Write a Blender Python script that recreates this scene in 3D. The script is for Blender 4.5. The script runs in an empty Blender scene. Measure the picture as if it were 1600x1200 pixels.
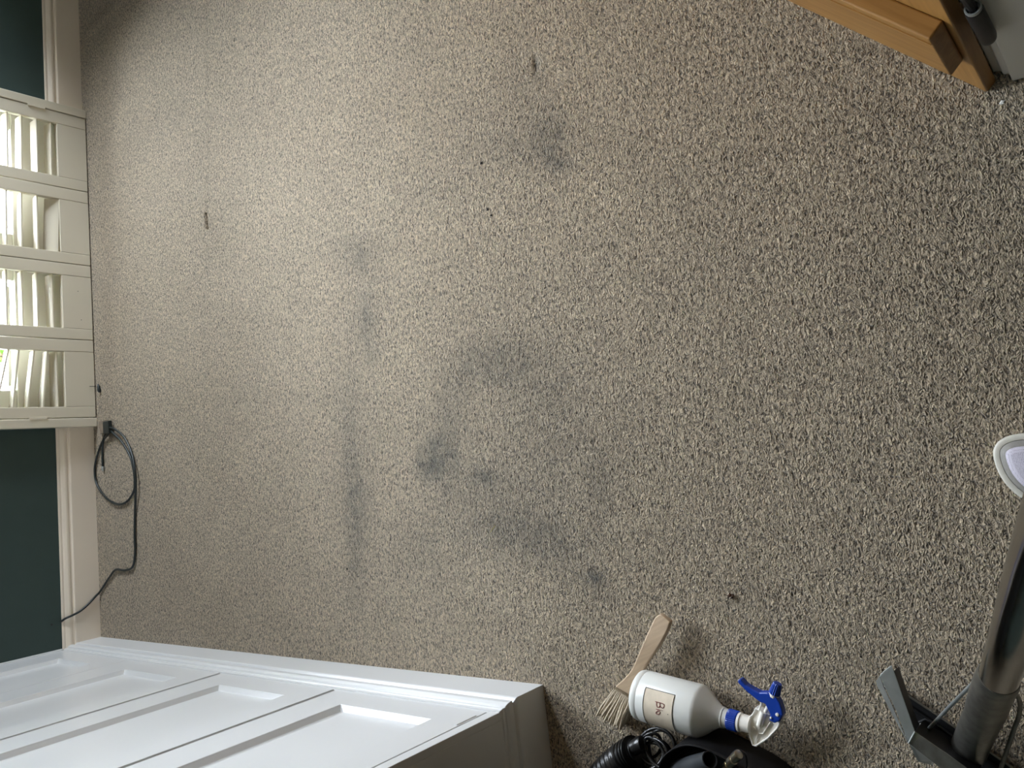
import bpy, bmesh, math, random
import numpy as np
from mathutils import Vector, Matrix
S = bpy.context.scene
COL = S.collection
random.seed(4)
rng = np.random.default_rng(7)

# ------------------------------------------------------------------ camera, world, light, exposure
FPX, PITCH, YAW, ROLL = 1202.0, 0.8836, 0.1714, 0.0152
CAM = np.array([0.5277, -3.7234, 1.5])
_cp, _sp, _cy, _sy = math.cos(PITCH), math.sin(PITCH), math.cos(YAW), math.sin(YAW)
D_ = np.array([_sy*_cp, _cy*_cp, -_sp]); R_ = np.array([_cy, -_sy, 0.0]); U_ = np.cross(R_, D_)
_c, _s = math.cos(ROLL), math.sin(ROLL)
R_, U_ = _c*R_+_s*U_, -_s*R_+_c*U_
cd = bpy.data.cameras.new('camera'); cam = bpy.data.objects.new('camera', cd); COL.objects.link(cam)
cd.sensor_fit = 'HORIZONTAL'; cd.sensor_width = 36.0; cd.lens = FPX/1600*36; cd.clip_start = 0.02
M = Matrix.Identity(4)
for i in range(3):            # the phone was held sideways: the room's up is the picture's left
    M[i][0] = -U_[i]; M[i][1] = R_[i]; M[i][2] = -D_[i]; M[i][3] = CAM[i]
cam.matrix_world = M
S.camera = cam
S.view_settings.view_transform = 'Standard'; S.view_settings.look = 'None'
S.view_settings.gamma = 1.0; S.view_settings.use_curve_mapping = False
S.view_settings.exposure = 1.02
S.cycles.max_bounces = 10; S.cycles.diffuse_bounces = 6; S.cycles.use_denoising = True
S.cycles.caustics_reflective = False; S.cycles.caustics_refractive = False
S.cycles.sample_clamp_indirect = 6.0

W = bpy.data.worlds.new('sky'); S.world = W; W.use_nodes = True
bg = W.node_tree.nodes['Background']; bg.inputs[0].default_value = (0.875, 0.915, 1.03, 1)
_w = W.node_tree; _tc = _w.nodes.new('ShaderNodeTexCoord'); _sx = _w.nodes.new('ShaderNodeSeparateXYZ'); _mr = _w.nodes.new('ShaderNodeMapRange')
_mr.inputs['From Min'].default_value = 0.0; _mr.inputs['From Max'].default_value = 0.75     # overcast sky: three times brighter overhead than at the horizon
_mr.inputs['To Min'].default_value = 14.0; _mr.inputs['To Max'].default_value = 42.0
_w.links.new(_tc.outputs['Generated'], _sx.inputs[0]); _w.links.new(_sx.outputs['Z'], _mr.inputs[0]); _w.links.new(_mr.outputs[0], bg.inputs[1])

ANG = -0.0527                                   # the window wall is 3 degrees off square to the cupboards
WD = np.array([math.cos(ANG), math.sin(ANG), 0]); WN = np.array([math.sin(ANG), -math.cos(ANG), 0])
def FW(s, off, z): return WD*s + WN*off + np.array([0, 0, z])   # along the window wall, out into the room, up

def portal(s0, s1, z0, z1, off):
    l = bpy.data.lights.new('window_daylight', 'AREA'); l.shape = 'RECTANGLE'; l.size = s1-s0; l.size_y = z1-z0
    l.cycles.is_portal = True
    o = bpy.data.objects.new('window_daylight', l); COL.objects.link(o)
    o.location = FW((s0+s1)/2, off, (z0+z1)/2)
    o.rotation_euler = (math.radians(-90), 0, ANG); return o
portal(0.98, 2.37, 0.27, 2.25, -0.10)
def side_portal(y0, y1, z0, z1, x):
    l = bpy.data.lights.new('added_window_daylight', 'AREA'); l.shape = 'RECTANGLE'; l.size = z1-z0; l.size_y = y1-y0; l.cycles.is_portal = True
    o = bpy.data.objects.new('added_window_daylight', l); COL.objects.link(o); o.location = (x, (y0+y1)/2, (z0+z1)/2); o.rotation_euler = (0, math.radians(90), 0)
W2Y0, W2Y1, W2Z0, W2Z1 = -1.25, -.28, 1.0, 2.15       # second window added unseen in the right-hand wall, for light on cupboards and carpet
side_portal(W2Y0+.05, W2Y1-.05, W2Z0+.05, W2Z1-.05, 3.63)

# ------------------------------------------------------------------ helpers
def ray(x, y): return D_*FPX - U_*(x-800) - R_*(y-600)
def at(x, y, z=0.0):
    v = ray(x, y); return CAM + v*((z-CAM[2])/v[2])
def atp(x, y, P, n):
    v = ray(x, y); P = np.array(P, float); n = np.array(n, float); return CAM + v*((P-CAM)@n)/(v@n)

def tag(o, label=None, cat=None, group=None, kind=None):
    if label: o['label'] = label
    if cat: o['category'] = cat
    if group: o['group'] = group
    if kind: o['kind'] = kind
    return o
def thing(name, label, cat, loc=(0, 0, 0), rz=0, group=None):
    o = bpy.data.objects.new(name, None); COL.objects.link(o); o.location = Vector([float(v) for v in loc]); o.rotation_euler = (0, 0, rz)
    o.empty_display_size = 0.05
    return tag(o, label, cat, group)
def link(name, me, mat, parent=None, world=True):
    o = bpy.data.objects.new(name, me); COL.objects.link(o)
    if mat: me.materials.append(mat)
    if parent is not None:
        o.parent = parent
        if world:
            root = parent
            mw = Matrix.Identity(4); chain = []
            while root is not None: chain.append(root); root = root.parent
            for c in reversed(chain): mw = mw @ c.matrix_parent_inverse @ Matrix.LocRotScale(c.location, c.rotation_euler, c.scale)
            o.matrix_parent_inverse = mw.inverted()
    return o
class MB:
    def __init__(s): s.v = []; s.f = []
    def add(s, vs, fs):
        n = len(s.v); s.v += [tuple(float(c) for c in v) for v in vs]; s.f += [tuple(i+n for i in f) for f in fs]; return s
    def box(s, O, A, B, C):
        O, A, B, C = (np.array(q, float) for q in (O, A, B, C))
        return s.add([O, O+A, O+A+B, O+B, O+C, O+A+C, O+A+B+C, O+B+C],
                     [(0, 3, 2, 1), (4, 5, 6, 7), (0, 1, 5, 4), (1, 2, 6, 5), (2, 3, 7, 6), (3, 0, 4, 7)])
    def aabb(s, a, b): return s.box(a, (b[0]-a[0], 0, 0), (0, b[1]-a[1], 0), (0, 0, b[2]-a[2]))
    def wbox(s, s0, s1, o0, o1, z0, z1): return s.box(FW(s0, o0, z0), WD*(s1-s0), WN*(o1-o0), (0, 0, z1-z0))
    def sweep(s, prof, fn, cap=True):
        """profile point lists at both ends given by fn(end, (a, b))"""
        n = len(prof); a = [fn(0, q) for q in prof]; b = [fn(1, q) for q in prof]
        s.add(a+b, [(i, (i+1) % n, n+(i+1) % n, n+i) for i in range(n)]+([tuple(range(n))[::-1], tuple(range(n, 2*n))] if cap else []))
        return s
    def prism(s, pts, z0, z1):
        n = len(pts); return s.add([(p[0], p[1], z0) for p in pts]+[(p[0], p[1], z1) for p in pts],
            [tuple(range(n))[::-1], tuple(range(n, 2*n))]+[(i, (i+1) % n, n+(i+1) % n, n+i) for i in range(n)])
    def lathe(s, prof, n=40, O=(0, 0, 0), ax=(1, 0, 0), up=(0, 0, 1), knurl=0, kd=0):
        O = np.array(O, float); ax = np.array(ax, float); ax /= np.linalg.norm(ax); up = np.array(up, float); up -= ax*(up@ax); up /= np.linalg.norm(up); sd = np.cross(ax, up)
        vs = []
        for (x, r) in prof:
            for k in range(n):
                t = 2*math.pi*k/n; rr = r*(1-(kd if knurl and k % 2 else 0))
                vs.append(O+ax*x+(up*math.cos(t)+sd*math.sin(t))*rr)
        fs = [(i*n+k, i*n+(k+1) % n, (i+1)*n+(k+1) % n, (i+1)*n+k) for i in range(len(prof)-1) for k in range(n)]
        fs += [tuple(range(n))[::-1], tuple(range((len(prof)-1)*n, len(prof)*n))]
        return s.add(vs, fs)
    def tube(s, pts, r, n=12, ry=None):
        pts = [np.array(p, float) for p in pts]; rs = r if hasattr(r, '__len__') else [r]*len(pts)
        vs = []; up = None
        for i, p in enumerate(pts):
            t = pts[min(i+1, len(pts)-1)]-pts[max(i-1, 0)]; t /= np.linalg.norm(t)+1e-12
            if up is None:
                up = np.array([0, 0, 1.0]) if abs(t[2]) < .9 else np.array([1.0, 0, 0])
            up = up-t*(up@t); up /= np.linalg.norm(up); sd = np.cross(t, up)
            for k in range(n):
                a = 2*math.pi*k/n; vs.append(p+(up*math.cos(a)+sd*math.sin(a))*rs[i])
        m = len(pts)
        fs = [(i*n+k, i*n+(k+1) % n, (i+1)*n+(k+1) % n, (i+1)*n+k) for i in range(m-1) for k in range(n)]
        return s.add(vs, fs+[tuple(range(n))[::-1], tuple(range((m-1)*n, m*n))])
    def build(s, name, mat, parent=None, bevel=0, smooth=False, world=True, seg=2, ang=35):
        me = bpy.data.meshes.new(name); me.from_pydata(s.v, [], s.f); me.update()
        bm = bmesh.new(); bm.from_mesh(me); bmesh.ops.recalc_face_normals(bm, faces=bm.faces)
        if smooth:
            for f in bm.faces: f.smooth = True
            for e in bm.edges:
                if len(e.link_faces) == 2 and e.calc_face_angle() > math.radians(ang): e.smooth = False
        bm.to_mesh(me); bm.free()
        o = link(name, me, mat, parent, world)
        if bevel:
            m = o.modifiers.new('soft_edges', 'BEVEL'); m.width = bevel; m.segments = seg; m.limit_method = 'ANGLE'; m.angle_limit = math.radians(40); m.harden_normals = False
        return o
def spline(pts, n=8):
    pts = [np.array(p, float) for p in pts]; out = []
    P = [2*pts[0]-pts[1]]+pts+[2*pts[-1]-pts[-2]]
    for i in range(1, len(P)-2):
        for k in range(n):
            t = k/n; a, b, c, d = P[i-1], P[i], P[i+1], P[i+2]
            out.append(.5*((2*b)+(-a+c)*t+(2*a-5*b+4*c-d)*t*t+(-a+3*b-3*c+d)*t**3))
    out.append(pts[-1]); return out

# ------------------------------------------------------------------ materials
def mat(name, col, rough=.5, metal=0, spec=.5, **kw):
    m = bpy.data.materials.new(name); m.use_nodes = True; b = m.node_tree.nodes['Principled BSDF']
    b.inputs['Base Color'].default_value = (*col, 1); b.inputs['Roughness'].default_value = rough
    b.inputs['Metallic'].default_value = metal; b.inputs['Specular IOR Level'].default_value = spec
    for k, v in kw.items(): b.inputs[k.replace('_', ' ')].default_value = v
    return m
def nd(m, t, **kw):
    n = m.node_tree.nodes.new(t)
    for k, v in kw.items(): setattr(n, k, v)
    return n
def lk(m, a, b): m.node_tree.links.new(a, b)
def noisy(m, scale, amt, bump=0, stretch=(1, 1, 1), dist=.002, detail=4, rough_amt=0):
    """multiplies the base colour by a noise around 1 and adds a small bump"""
    b = m.node_tree.nodes['Principled BSDF']
    tc = nd(m, 'ShaderNodeTexCoord'); mp = nd(m, 'ShaderNodeMapping'); mp.inputs['Scale'].default_value = stretch
    nz = nd(m, 'ShaderNodeTexNoise'); nz.inputs['Scale'].default_value = scale; nz.inputs['Detail'].default_value = detail
    lk(m, tc.outputs['Object'], mp.inputs[0]); lk(m, mp.outputs[0], nz.inputs['Vector'])
    mr = nd(m, 'ShaderNodeMapRange'); mr.inputs['From Min'].default_value = .25; mr.inputs['From Max'].default_value = .75
    mr.inputs['To Min'].default_value = 1-amt; mr.inputs['To Max'].default_value = 1+amt
    lk(m, nz.outputs[0], mr.inputs[0])
    mx = nd(m, 'ShaderNodeVectorMath', operation='SCALE'); mx.inputs[0].default_value = b.inputs['Base Color'].default_value[:3]
    lk(m, mr.outputs[0], mx.inputs['Scale']); lk(m, mx.outputs[0], b.inputs['Base Color'])
    if bump:
        bp = nd(m, 'ShaderNodeBump'); bp.inputs['Strength'].default_value = bump; bp.inputs['Distance'].default_value = dist
        lk(m, nz.outputs[0], bp.inputs['Height']); lk(m, bp.outputs[0], b.inputs['Normal'])
    return m
def wood(name, c0, c1, axis, scale=9, rough=.45, bump=.15, fine=14):
    """grain running along axis (world vector)"""
    m = mat(name, c0, rough); b = m.node_tree.nodes['Principled BSDF']
    tc = nd(m, 'ShaderNodeTexCoord')
    ax = Vector([float(q) for q in axis]).normalized()
    q = ax.to_track_quat('X', 'Z').inverted().to_euler()
    mp = nd(m, 'ShaderNodeMapping'); mp.inputs['Rotation'].default_value = q
    m2 = nd(m, 'ShaderNodeMapping'); m2.inputs['Scale'].default_value = (1, fine, fine)
    lk(m, tc.outputs['Object'], mp.inputs[0]); lk(m, mp.outputs[0], m2.inputs[0])
    nz = nd(m, 'ShaderNodeTexNoise'); nz.inputs['Scale'].default_value = scale; nz.inputs['Detail'].default_value = 6; nz.inputs['Distortion'].default_value = .8
    lk(m, m2.outputs[0], nz.inputs['Vector'])
    cr = nd(m, 'ShaderNodeValToRGB'); cr.color_ramp.elements[0].position = .32; cr.color_ramp.elements[1].position = .7
    cr.color_ramp.elements[0].color = (*c1, 1); cr.color_ramp.elements[1].color = (*c0, 1)
    lk(m, nz.outputs[0], cr.inputs[0]); lk(m, cr.outputs[0], b.inputs['Base Color'])
    bp = nd(m, 'ShaderNodeBump'); bp.inputs['Strength'].default_value = bump; bp.inputs['Distance'].default_value = .001
    lk(m, nz.outputs[0], bp.inputs['Height']); lk(m, bp.outputs[0], b.inputs['Normal'])
    return m
m_gloss_white = noisy(mat('white_gloss_paint', (.64, .65, .655), .28), 3, .02, .04, dist=.003)
m_skirt = noisy(mat('satin_skirting_paint', (.80, .71, .59), .42), 4, .03, .05, dist=.003)
m_shutter = noisy(mat('cream_shutter_paint', (.66, .61, .49), .4), 6, .02, .03)
m_green = noisy(mat('dark_green_wall_paint', (.036, .062, .055), .75), 12, .05, .1)
m_ceiling = noisy(mat('white_ceiling_paint', (.78, .74, .66), .9), 5, .02)
m_wallpale = noisy(mat('pale_wall_paint', (.16, .12, .08), .8), 5, .02, .05)
m_frame = noisy(mat('white_window_paint', (.84, .83, .78), .4), 5, .02)
m_black = noisy(mat('black_plastic', (.010, .010, .011), .42, spec=.35), 30, .2, .1)
m_blackrub = noisy(mat('black_rubber', (.010, .010, .010), .30), 60, .2, .08)
m_cable = noisy(mat('dark_cable_sheath', (.012, .018, .018), .4), 40, .2)
m_hard = mat('dark_line', (.02, .02, .02), .6)
m_chrome = noisy(mat('polished_steel', (.50, .48, .45), .16, 1), 14, .12, .06, (1, 1, 1), .002)
m_steel = noisy(mat('brushed_steel', (.46, .49, .48), .42, .8), 40, .15, .08, (1, 1, 1), .001)
m_dullsteel = noisy(mat('worn_steel', (.30, .29, .26), .36, .9), 60, .25, .1)
m_brass = noisy(mat('nickel_brass', (.55, .50, .38), .3, 1), 60, .1)
m_blue = noisy(mat('blue_plastic', (.010, .050, .36), .3), 20, .06)
m_wplastic = noisy(mat('white_plastic', (.90, .87, .80), .35), 20, .02)
m_paper = noisy(mat('cream_paper_label', (.72, .63, .50), .7), 60, .08)
m_ink = mat('black_ink', (.02, .02, .02), .6)
m_redink = mat('maroon_ink', (.20, .03, .03), .6)
m_bottle = noisy(mat('milky_bottle_plastic', (.74, .75, .72), .30, Subsurface_Weight=.15, Subsurface_Scale=.02), 8, .02)
m_bottle.node_tree.nodes['Principled BSDF'].inputs['Subsurface Radius'].default_value = (.02, .02, .02)
m_bristle = noisy(mat('pale_bristle', (.43, .36, .26), .75), 200, .25)
m_beech = wood('beech_handle', (.56, .42, .28), (.42, .31, .21), (-.43, .9, 0), 6, .55)
m_leaf = noisy(mat('garden_leaf', (.16, .36, .04), .5), 6, .5)
m_leaf.node_tree.nodes['Principled BSDF'].inputs['Subsurface Weight'].default_value = 0
m_bark = noisy(mat('twig_bark', (.15, .10, .06), .8), 60, .3)
m_paving = noisy(mat('grey_paving', (.22, .22, .20), .8), 20, .15)
m_sole = noisy(mat('off_white_rubber', (.62, .60, .53), .5), 60, .08)
m_toe = noisy(mat('grey_shoe_leather', (.27, .26, .24), .55), 300, .08, .2, dist=.0005)
m_silver = mat('silver_print', (.75, .75, .75), .4)

m_glass = bpy.data.materials.new('window_glass'); m_glass.use_nodes = True
nt = m_glass.node_tree; nt.nodes.clear()
_o = nt.nodes.new('ShaderNodeOutputMaterial'); _t = nt.nodes.new('ShaderNodeBsdfTransparent'); _g = nt.nodes.new('ShaderNodeBsdfGlossy'); _g.inputs['Roughness'].default_value = .02
_x = nt.nodes.new('ShaderNodeMixShader'); _f = nt.nodes.new('ShaderNodeFresnel'); _f.inputs[0].default_value = 1.35
_t.inputs[0].default_value = (.95, .97, .96, 1)
nt.links.new(_f.outputs[0], _x.inputs[0]); nt.links.new(_t.outputs[0], _x.inputs[1]); nt.links.new(_g.outputs[0], _x.inputs[2]); nt.links.new(_x.outputs[0], _o.inputs[0])

# shoe mesh fabric: tiny holes
m_knit = mat('lilac_white_knit', (.56, .53, .62), .8); b = m_knit.node_tree.nodes['Principled BSDF']
tc = nd(m_knit, 'ShaderNodeTexCoord'); vo = nd(m_knit, 'ShaderNodeTexVoronoi'); vo.inputs['Scale'].default_value = 420; vo.inputs['Randomness'].default_value = .25
cr = nd(m_knit, 'ShaderNodeValToRGB'); cr.color_ramp.elements[0].position = .12; cr.color_ramp.elements[0].color = (.22, .20, .26, 1); cr.color_ramp.elements[1].position = .38; cr.color_ramp.elements[1].color = (.60, .57, .66, 1)
lk(m_knit, tc.outputs['Object'], vo.inputs['Vector']); lk(m_knit, vo.outputs['Distance'], cr.inputs[0]); lk(m_knit, cr.outputs[0], b.inputs['Base Color'])

# carpet: twist pile tufts, with dirt, pile tone and some painted shade carried as mesh attributes
m_carpet = mat('beige_twist_carpet', (.4, .35, .29), .95, spec=.15); mc = m_carpet; b = mc.node_tree.nodes['Principled BSDF']
b.inputs['Sheen Weight'].default_value = .35; b.inputs['Sheen Roughness'].default_value = .45
tc = nd(mc, 'ShaderNodeTexCoord')
mp = nd(mc, 'ShaderNodeMapping'); mp.inputs['Scale'].default_value = (.8, 1.3, 1)
n1 = nd(mc, 'ShaderNodeTexNoise'); n1.inputs['Scale'].default_value = 140; n1.inputs['Detail'].default_value = 2.5; n1.inputs['Roughness'].default_value = .55; n1.inputs['Distortion'].default_value = 1.1
lk(mc, tc.outputs['Object'], mp.inputs[0]); lk(mc, mp.outputs[0], n1.inputs['Vector'])
n2 = nd(mc, 'ShaderNodeTexNoise'); n2.inputs['Scale'].default_value = 5; n2.inputs['Detail'].default_value = 4; lk(mc, tc.outputs['Object'], n2.inputs['Vector'])
n3 = nd(mc, 'ShaderNodeTexNoise'); n3.inputs['Scale'].default_value = 330; n3.inputs['Detail'].default_value = 2; lk(mc, tc.outputs['Object'], n3.inputs['Vector'])
yarn_gap_shade = nd(mc, 'ShaderNodeValToRGB'); yarn_gap_shade.color_ramp.elements[0].position = .345; yarn_gap_shade.color_ramp.elements[0].color = (.115, .086, .052, 1)
yarn_gap_shade.color_ramp.elements[1].position = .645; yarn_gap_shade.color_ramp.elements[1].color = (.88, .725, .515, 1)
e = yarn_gap_shade.color_ramp.elements.new(.485); e.color = (.52, .415, .285, 1)
lk(mc, n1.outputs[0], yarn_gap_shade.inputs[0])  # yarn tone follows bump height, with shade painted into the gaps between tufts
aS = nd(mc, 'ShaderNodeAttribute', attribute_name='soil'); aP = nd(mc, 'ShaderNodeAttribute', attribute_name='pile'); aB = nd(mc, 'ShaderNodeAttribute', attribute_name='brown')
# soil = grey-blue ground-in dirt
mxs = nd(mc, 'ShaderNodeMix', data_type='RGBA'); mxs.blend_type = 'MULTIPLY'
brk = nd(mc, 'ShaderNodeMath', operation='MULTIPLY'); sb = nd(mc, 'ShaderNodeMapRange'); sb.inputs['From Min'].default_value = .3; sb.inputs['From Max'].default_value = .7; sb.inputs['To Min'].default_value = .55; sb.inputs['To Max'].default_value = 1.3
n4 = nd(mc, 'ShaderNodeTexNoise'); n4.inputs['Scale'].default_value = 26; n4.inputs['Detail'].default_value = 5; lk(mc, tc.outputs['Object'], n4.inputs['Vector'])
lk(mc, n4.outputs[0], sb.inputs[0]); lk(mc, aS.outputs['Fac'], brk.inputs[0]); lk(mc, sb.outputs[0], brk.inputs[1]); brk.use_clamp = True
lk(mc, brk.outputs[0], mxs.inputs[0]); lk(mc, yarn_gap_shade.outputs[0], mxs.inputs[6]); mxs.inputs[7].default_value = (.29, .315, .335, 1)
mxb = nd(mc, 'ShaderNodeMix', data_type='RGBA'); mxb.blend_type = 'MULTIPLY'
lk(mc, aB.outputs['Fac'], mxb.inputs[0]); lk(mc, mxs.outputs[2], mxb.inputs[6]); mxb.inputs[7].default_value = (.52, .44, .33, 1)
pv = nd(mc, 'ShaderNodeMapRange'); pv.inputs['From Min'].default_value = .3; pv.inputs['From Max'].default_value = .7; pv.inputs['To Min'].default_value = -.05; pv.inputs['To Max'].default_value = .05
lk(mc, n2.outputs[0], pv.inputs[0]); ad = nd(mc, 'ShaderNodeMath', operation='ADD'); lk(mc, pv.outputs[0], ad.inputs[0]); lk(mc, aP.outputs['Fac'], ad.inputs[1])
sc = nd(mc, 'ShaderNodeVectorMath', operation='SCALE'); lk(mc, mxb.outputs[2], sc.inputs[0]); lk(mc, ad.outputs[0], sc.inputs['Scale']); lk(mc, sc.outputs[0], b.inputs['Base Color'])
hm = nd(mc, 'ShaderNodeMath', operation='MULTIPLY_ADD'); lk(mc, n3.outputs[0], hm.inputs[0]); hm.inputs[1].default_value = .25; lk(mc, n1.outputs[0], hm.inputs[2])
bp = nd(mc, 'ShaderNodeBump'); bp.inputs['Strength'].default_value = 1.0; bp.inputs['Distance'].default_value = .042
lk(mc, hm.outputs[0], bp.inputs['Height']); lk(mc, bp.outputs[0], b.inputs['Normal'])

# ------------------------------------------------------------------ floor
X0, X1, Y0, Y1, ST = -.56, 3.6, -5.0, .22, .012
def grid(a, b, fine):      # finer rows where the pile is torn or dented
    g = [np.arange(a, b+ST, ST)]+[np.arange(c-h, c+h, .0018) for c, h in fine]; g = np.unique(np.round(np.concatenate(g), 4))
    return g[np.concatenate([[True], np.diff(g) > .0009])]
xs = grid(X0, X1, [(1.578, .055), (1.50, .035)]); ys = grid(Y0, Y1, [(-1.144, .045), (-2.721, .05)]); GX, GY = np.meshgrid(xs, ys); nx, ny = len(xs), len(ys)
P = np.stack([GX.ravel(), GY.ravel(), np.zeros(GX.size)], 1); V = P-CAM; zc = V@D_
ok = zc > .25
zc = np.where(ok, zc, 1); px = np.where(ok, 800-FPX*(V@U_)/zc, 9999); py = np.where(ok, 600-FPX*(V@R_)/zc, 9999)
def blob(x, y, rx, ry, a, rot=0, p=1.0):
    c, s = math.cos(math.radians(rot)), math.sin(math.radians(rot)); dx, dy = px-x, py-y
    return a*np.exp(-(((dx*c+dy*s)/rx)**2+((-dx*s+dy*c)/ry)**2)**p)
def stroke(pts, w, a):
    d = np.full(px.shape, 1e9)
    for (x0, y0), (x1, y1) in zip(pts[:-1], pts[1:]):
        L2 = (x1-x0)**2+(y1-y0)**2; t = np.clip(((px-x0)*(x1-x0)+(py-y0)*(y1-y0))/L2, 0, 1)
        d = np.minimum(d, (px-x0-t*(x1-x0))**2+(py-y0-t*(y1-y0))**2)
    return a*np.exp(-d/w**2)
soil = np.zeros(px.shape)
for q in [(862, 215, 28, 45, .50, 10), (878, 256, 22, 13, .6), (820, 150, 40, 45, .20), (800, 235, 75, 40, .30), (700, 300, 60, 30, .12), (745, 200, 50, 50, .08),
          (552, 388, 34, 24, .30), (565, 412, 20, 18, .32), (573, 496, 17, 36, .42), (582, 550, 14, 24, .22), (575, 460, 40, 90, .14),
          (543, 610, 16, 40, .16), (545, 690, 16, 60, .26), (558, 785, 17, 50, .44), (556, 880, 18, 60, .30), (560, 760, 50, 150, .14),
          (682, 716, 34, 34, .68, 0, 1.8), (664, 738, 18, 22, .30), (704, 640, 24, 52, .26), (690, 670, 36, 40, .15),
          (775, 565, 62, 38, .40, 0, 1.5), (720, 575, 26, 40, .16), (850, 585, 50, 60, .15),
          (756, 752, 26, 26, .30), (800, 790, 80, 60, .26), (832, 845, 62, 42, .44), (760, 830, 50, 30, .24), (700, 775, 30, 40, .22), (655, 850, 42, 45, .26), (690, 930, 60, 60, .10),
          (880, 700, 50, 90, .12), (930, 903, 20, 14, .55), (940, 760, 22, 50, .30), (900, 860, 50, 40, .24), (935, 930, 30, 30, .25), (860, 660, 140, 130, .16),
          (800, 680, 190, 220, .12), (500, 620, 60, 9, .10), (420, 622, 90, 9, .07), (1045, 860, 70, 60, .08), (850, 95, 20, 30, .10), (836, 103, 3.5, 15, .8), (752, 745, 16, 14, .25), (928, 901, 10, 8, .3)]:
    soil += blob(*q)
soil += stroke([(545, 640), (552, 760), (556, 945)], 11, .14) + stroke([(1000, 290), (1100, 262), (1210, 238)], 16, .12)
soil = np.clip(soil, 0, .95)
brown = blob(150, 60, 45, 110, .2) + blob(230, 20, 60, 60, .18, 0) + stroke([(165, 0), (168, 700)], 14, .22) + blob(1100, 820, 160, 200, .06) + blob(250, 870, 60, 110, .12) + blob(330, 950, 90, 50, .14) + blob(780, 1000, 120, 60, .05)  # shade painted into the top-left corner and along the window wall, plus brown patches
brown += stroke([(140, 40), (178, 0)], 6, .3) + stroke([(366, 0), (362, 60), (372, 110)], 6, .12) + stroke([(405, 0), (410, 100)], 8, .10) + stroke([(322, 0), (326, 180), (322, 330)], 2.5, .14)
brown += stroke([(505, 175), (515, 195), (500, 240)], 5, .10) + blob(600, 160, 90, 60, .10) + stroke([(330, 560), (333, 700), (330, 820)], 4, .06)
brown += blob(430, 170, 130, 90, .12)+blob(520, 250, 80, 50, .06); brown += stroke([(320.8, 335), (322.8, 345), (323.0, 357)], 1.5, 1.0)+blob(330, 345, 5, 8, .2); brown = np.clip(brown, 0, 1)
pile = np.ones(px.shape)
pile += blob(950, 290, 90, 50, .08) + blob(862, 92, 22, 26, .12) + blob(560, 130, 60, 60, .03)
pile += stroke([(668, 600), (672, 650), (690, 740)], 3.5, .16) + stroke([(566, 560), (576, 610)], 3, .1) + stroke([(650, 560), (655, 625)], 3, .1) + stroke([(140, 55), (185, 12)], 4, .16)
pile += blob(1010, 560, 45, 45, .04) + stroke([(690, 770), (640, 700)], 3, .06)
pile -= stroke([(322, 0), (326, 330), (318, 700)], 2.2, .06)
pile -= stroke([(1300, 880), (1500, 960), (1600, 980)], 6, .04)
# a slit in the pile and a pulled dent: real relief
z = np.zeros(px.shape); z -= stroke([(320.8, 334), (322.6, 345), (323.2, 358)], 1.5, .022)
z -= blob(836, 100, 5, 14, .006); z += blob(333, 345, 7, 9, .003)
me = bpy.data.meshes.new('floor')
idx = (np.arange(ny-1)[:, None]*nx+np.arange(nx-1)[None, :]).ravel()
faces = np.stack([idx, idx+1, idx+nx+1, idx+nx], 1)
me.vertices.add(nx*ny); P[:, 2] = z; me.vertices.foreach_set('co', P.ravel())
me.loops.add(faces.size); me.loops.foreach_set('vertex_index', faces.ravel())
me.polygons.add(len(faces)); me.polygons.foreach_set('loop_start', np.arange(0, faces.size, 4)); me.polygons.foreach_set('loop_total', np.full(len(faces), 4))
me.update(calc_edges=True)
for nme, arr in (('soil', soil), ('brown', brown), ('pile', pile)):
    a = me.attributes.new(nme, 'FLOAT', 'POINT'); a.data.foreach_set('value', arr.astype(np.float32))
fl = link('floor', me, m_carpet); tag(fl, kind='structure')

# ------------------------------------------------------------------ room shell
def struct(name, mb, m, parent=None, **kw):
    o = mb.build(name, m, parent, **kw)
    if parent is None: tag(o, kind='structure')
    return o
WS0, WS1, WZ1 = .945, 2.405, 2.35        # shutter opening in the window wall
w = MB(); w.wbox(-.6, WS0, -.18, -.02, 0, 2.6).wbox(WS1, 3.75, -.18, -.02, 0, 2.6).wbox(WS0, WS1, -.18, -.02, WZ1, 2.6)
struct('wall_back', w, m_green)
struct('wall_left', MB().aabb((-.66, -5, 0), (-.56, .2, 2.6)), m_green)
struct('wall_right', MB().aabb((3.6, -5, 0), (3.7, W2Y0, 2.6)).aabb((3.6, W2Y1, 0), (3.7, .2, 2.6)).aabb((3.6, W2Y0, 0), (3.7, W2Y1, W2Z0)).aabb((3.6, W2Y0, W2Z1), (3.7, W2Y1, 2.6)), m_green)
w2 = MB(); ym = (W2Y0+W2Y1)/2
for a, c in ((W2Y0, W2Y0+.05), (ym-.03, ym+.03), (W2Y1-.05, W2Y1)): w2.aabb((3.64, a, W2Z0), (3.69, c, W2Z1))
for a, c in ((W2Z0, W2Z0+.05), (W2Z1-.05, W2Z1)): w2.aabb((3.641, W2Y0, a), (3.689, W2Y1, c))
w2 = w2.build('added_window_2', m_frame); tag(w2, kind='structure')
for a, c in ((W2Y0+.05, ym-.03), (ym+.03, W2Y1-.05)): MB().aabb((3.663, a, W2Z0+.05), (3.667, c, W2Z1-.05)).build('pane', m_glass, w2)
struct('wall_front', MB().aabb((-.66, -5.1, 0), (3.7, -5, 2.6)), m_wallpale)
struct('ceiling', MB().aabb((-.66, -5.1, 2.6), (3.7, .4, 2.7)), m_ceiling)
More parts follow.
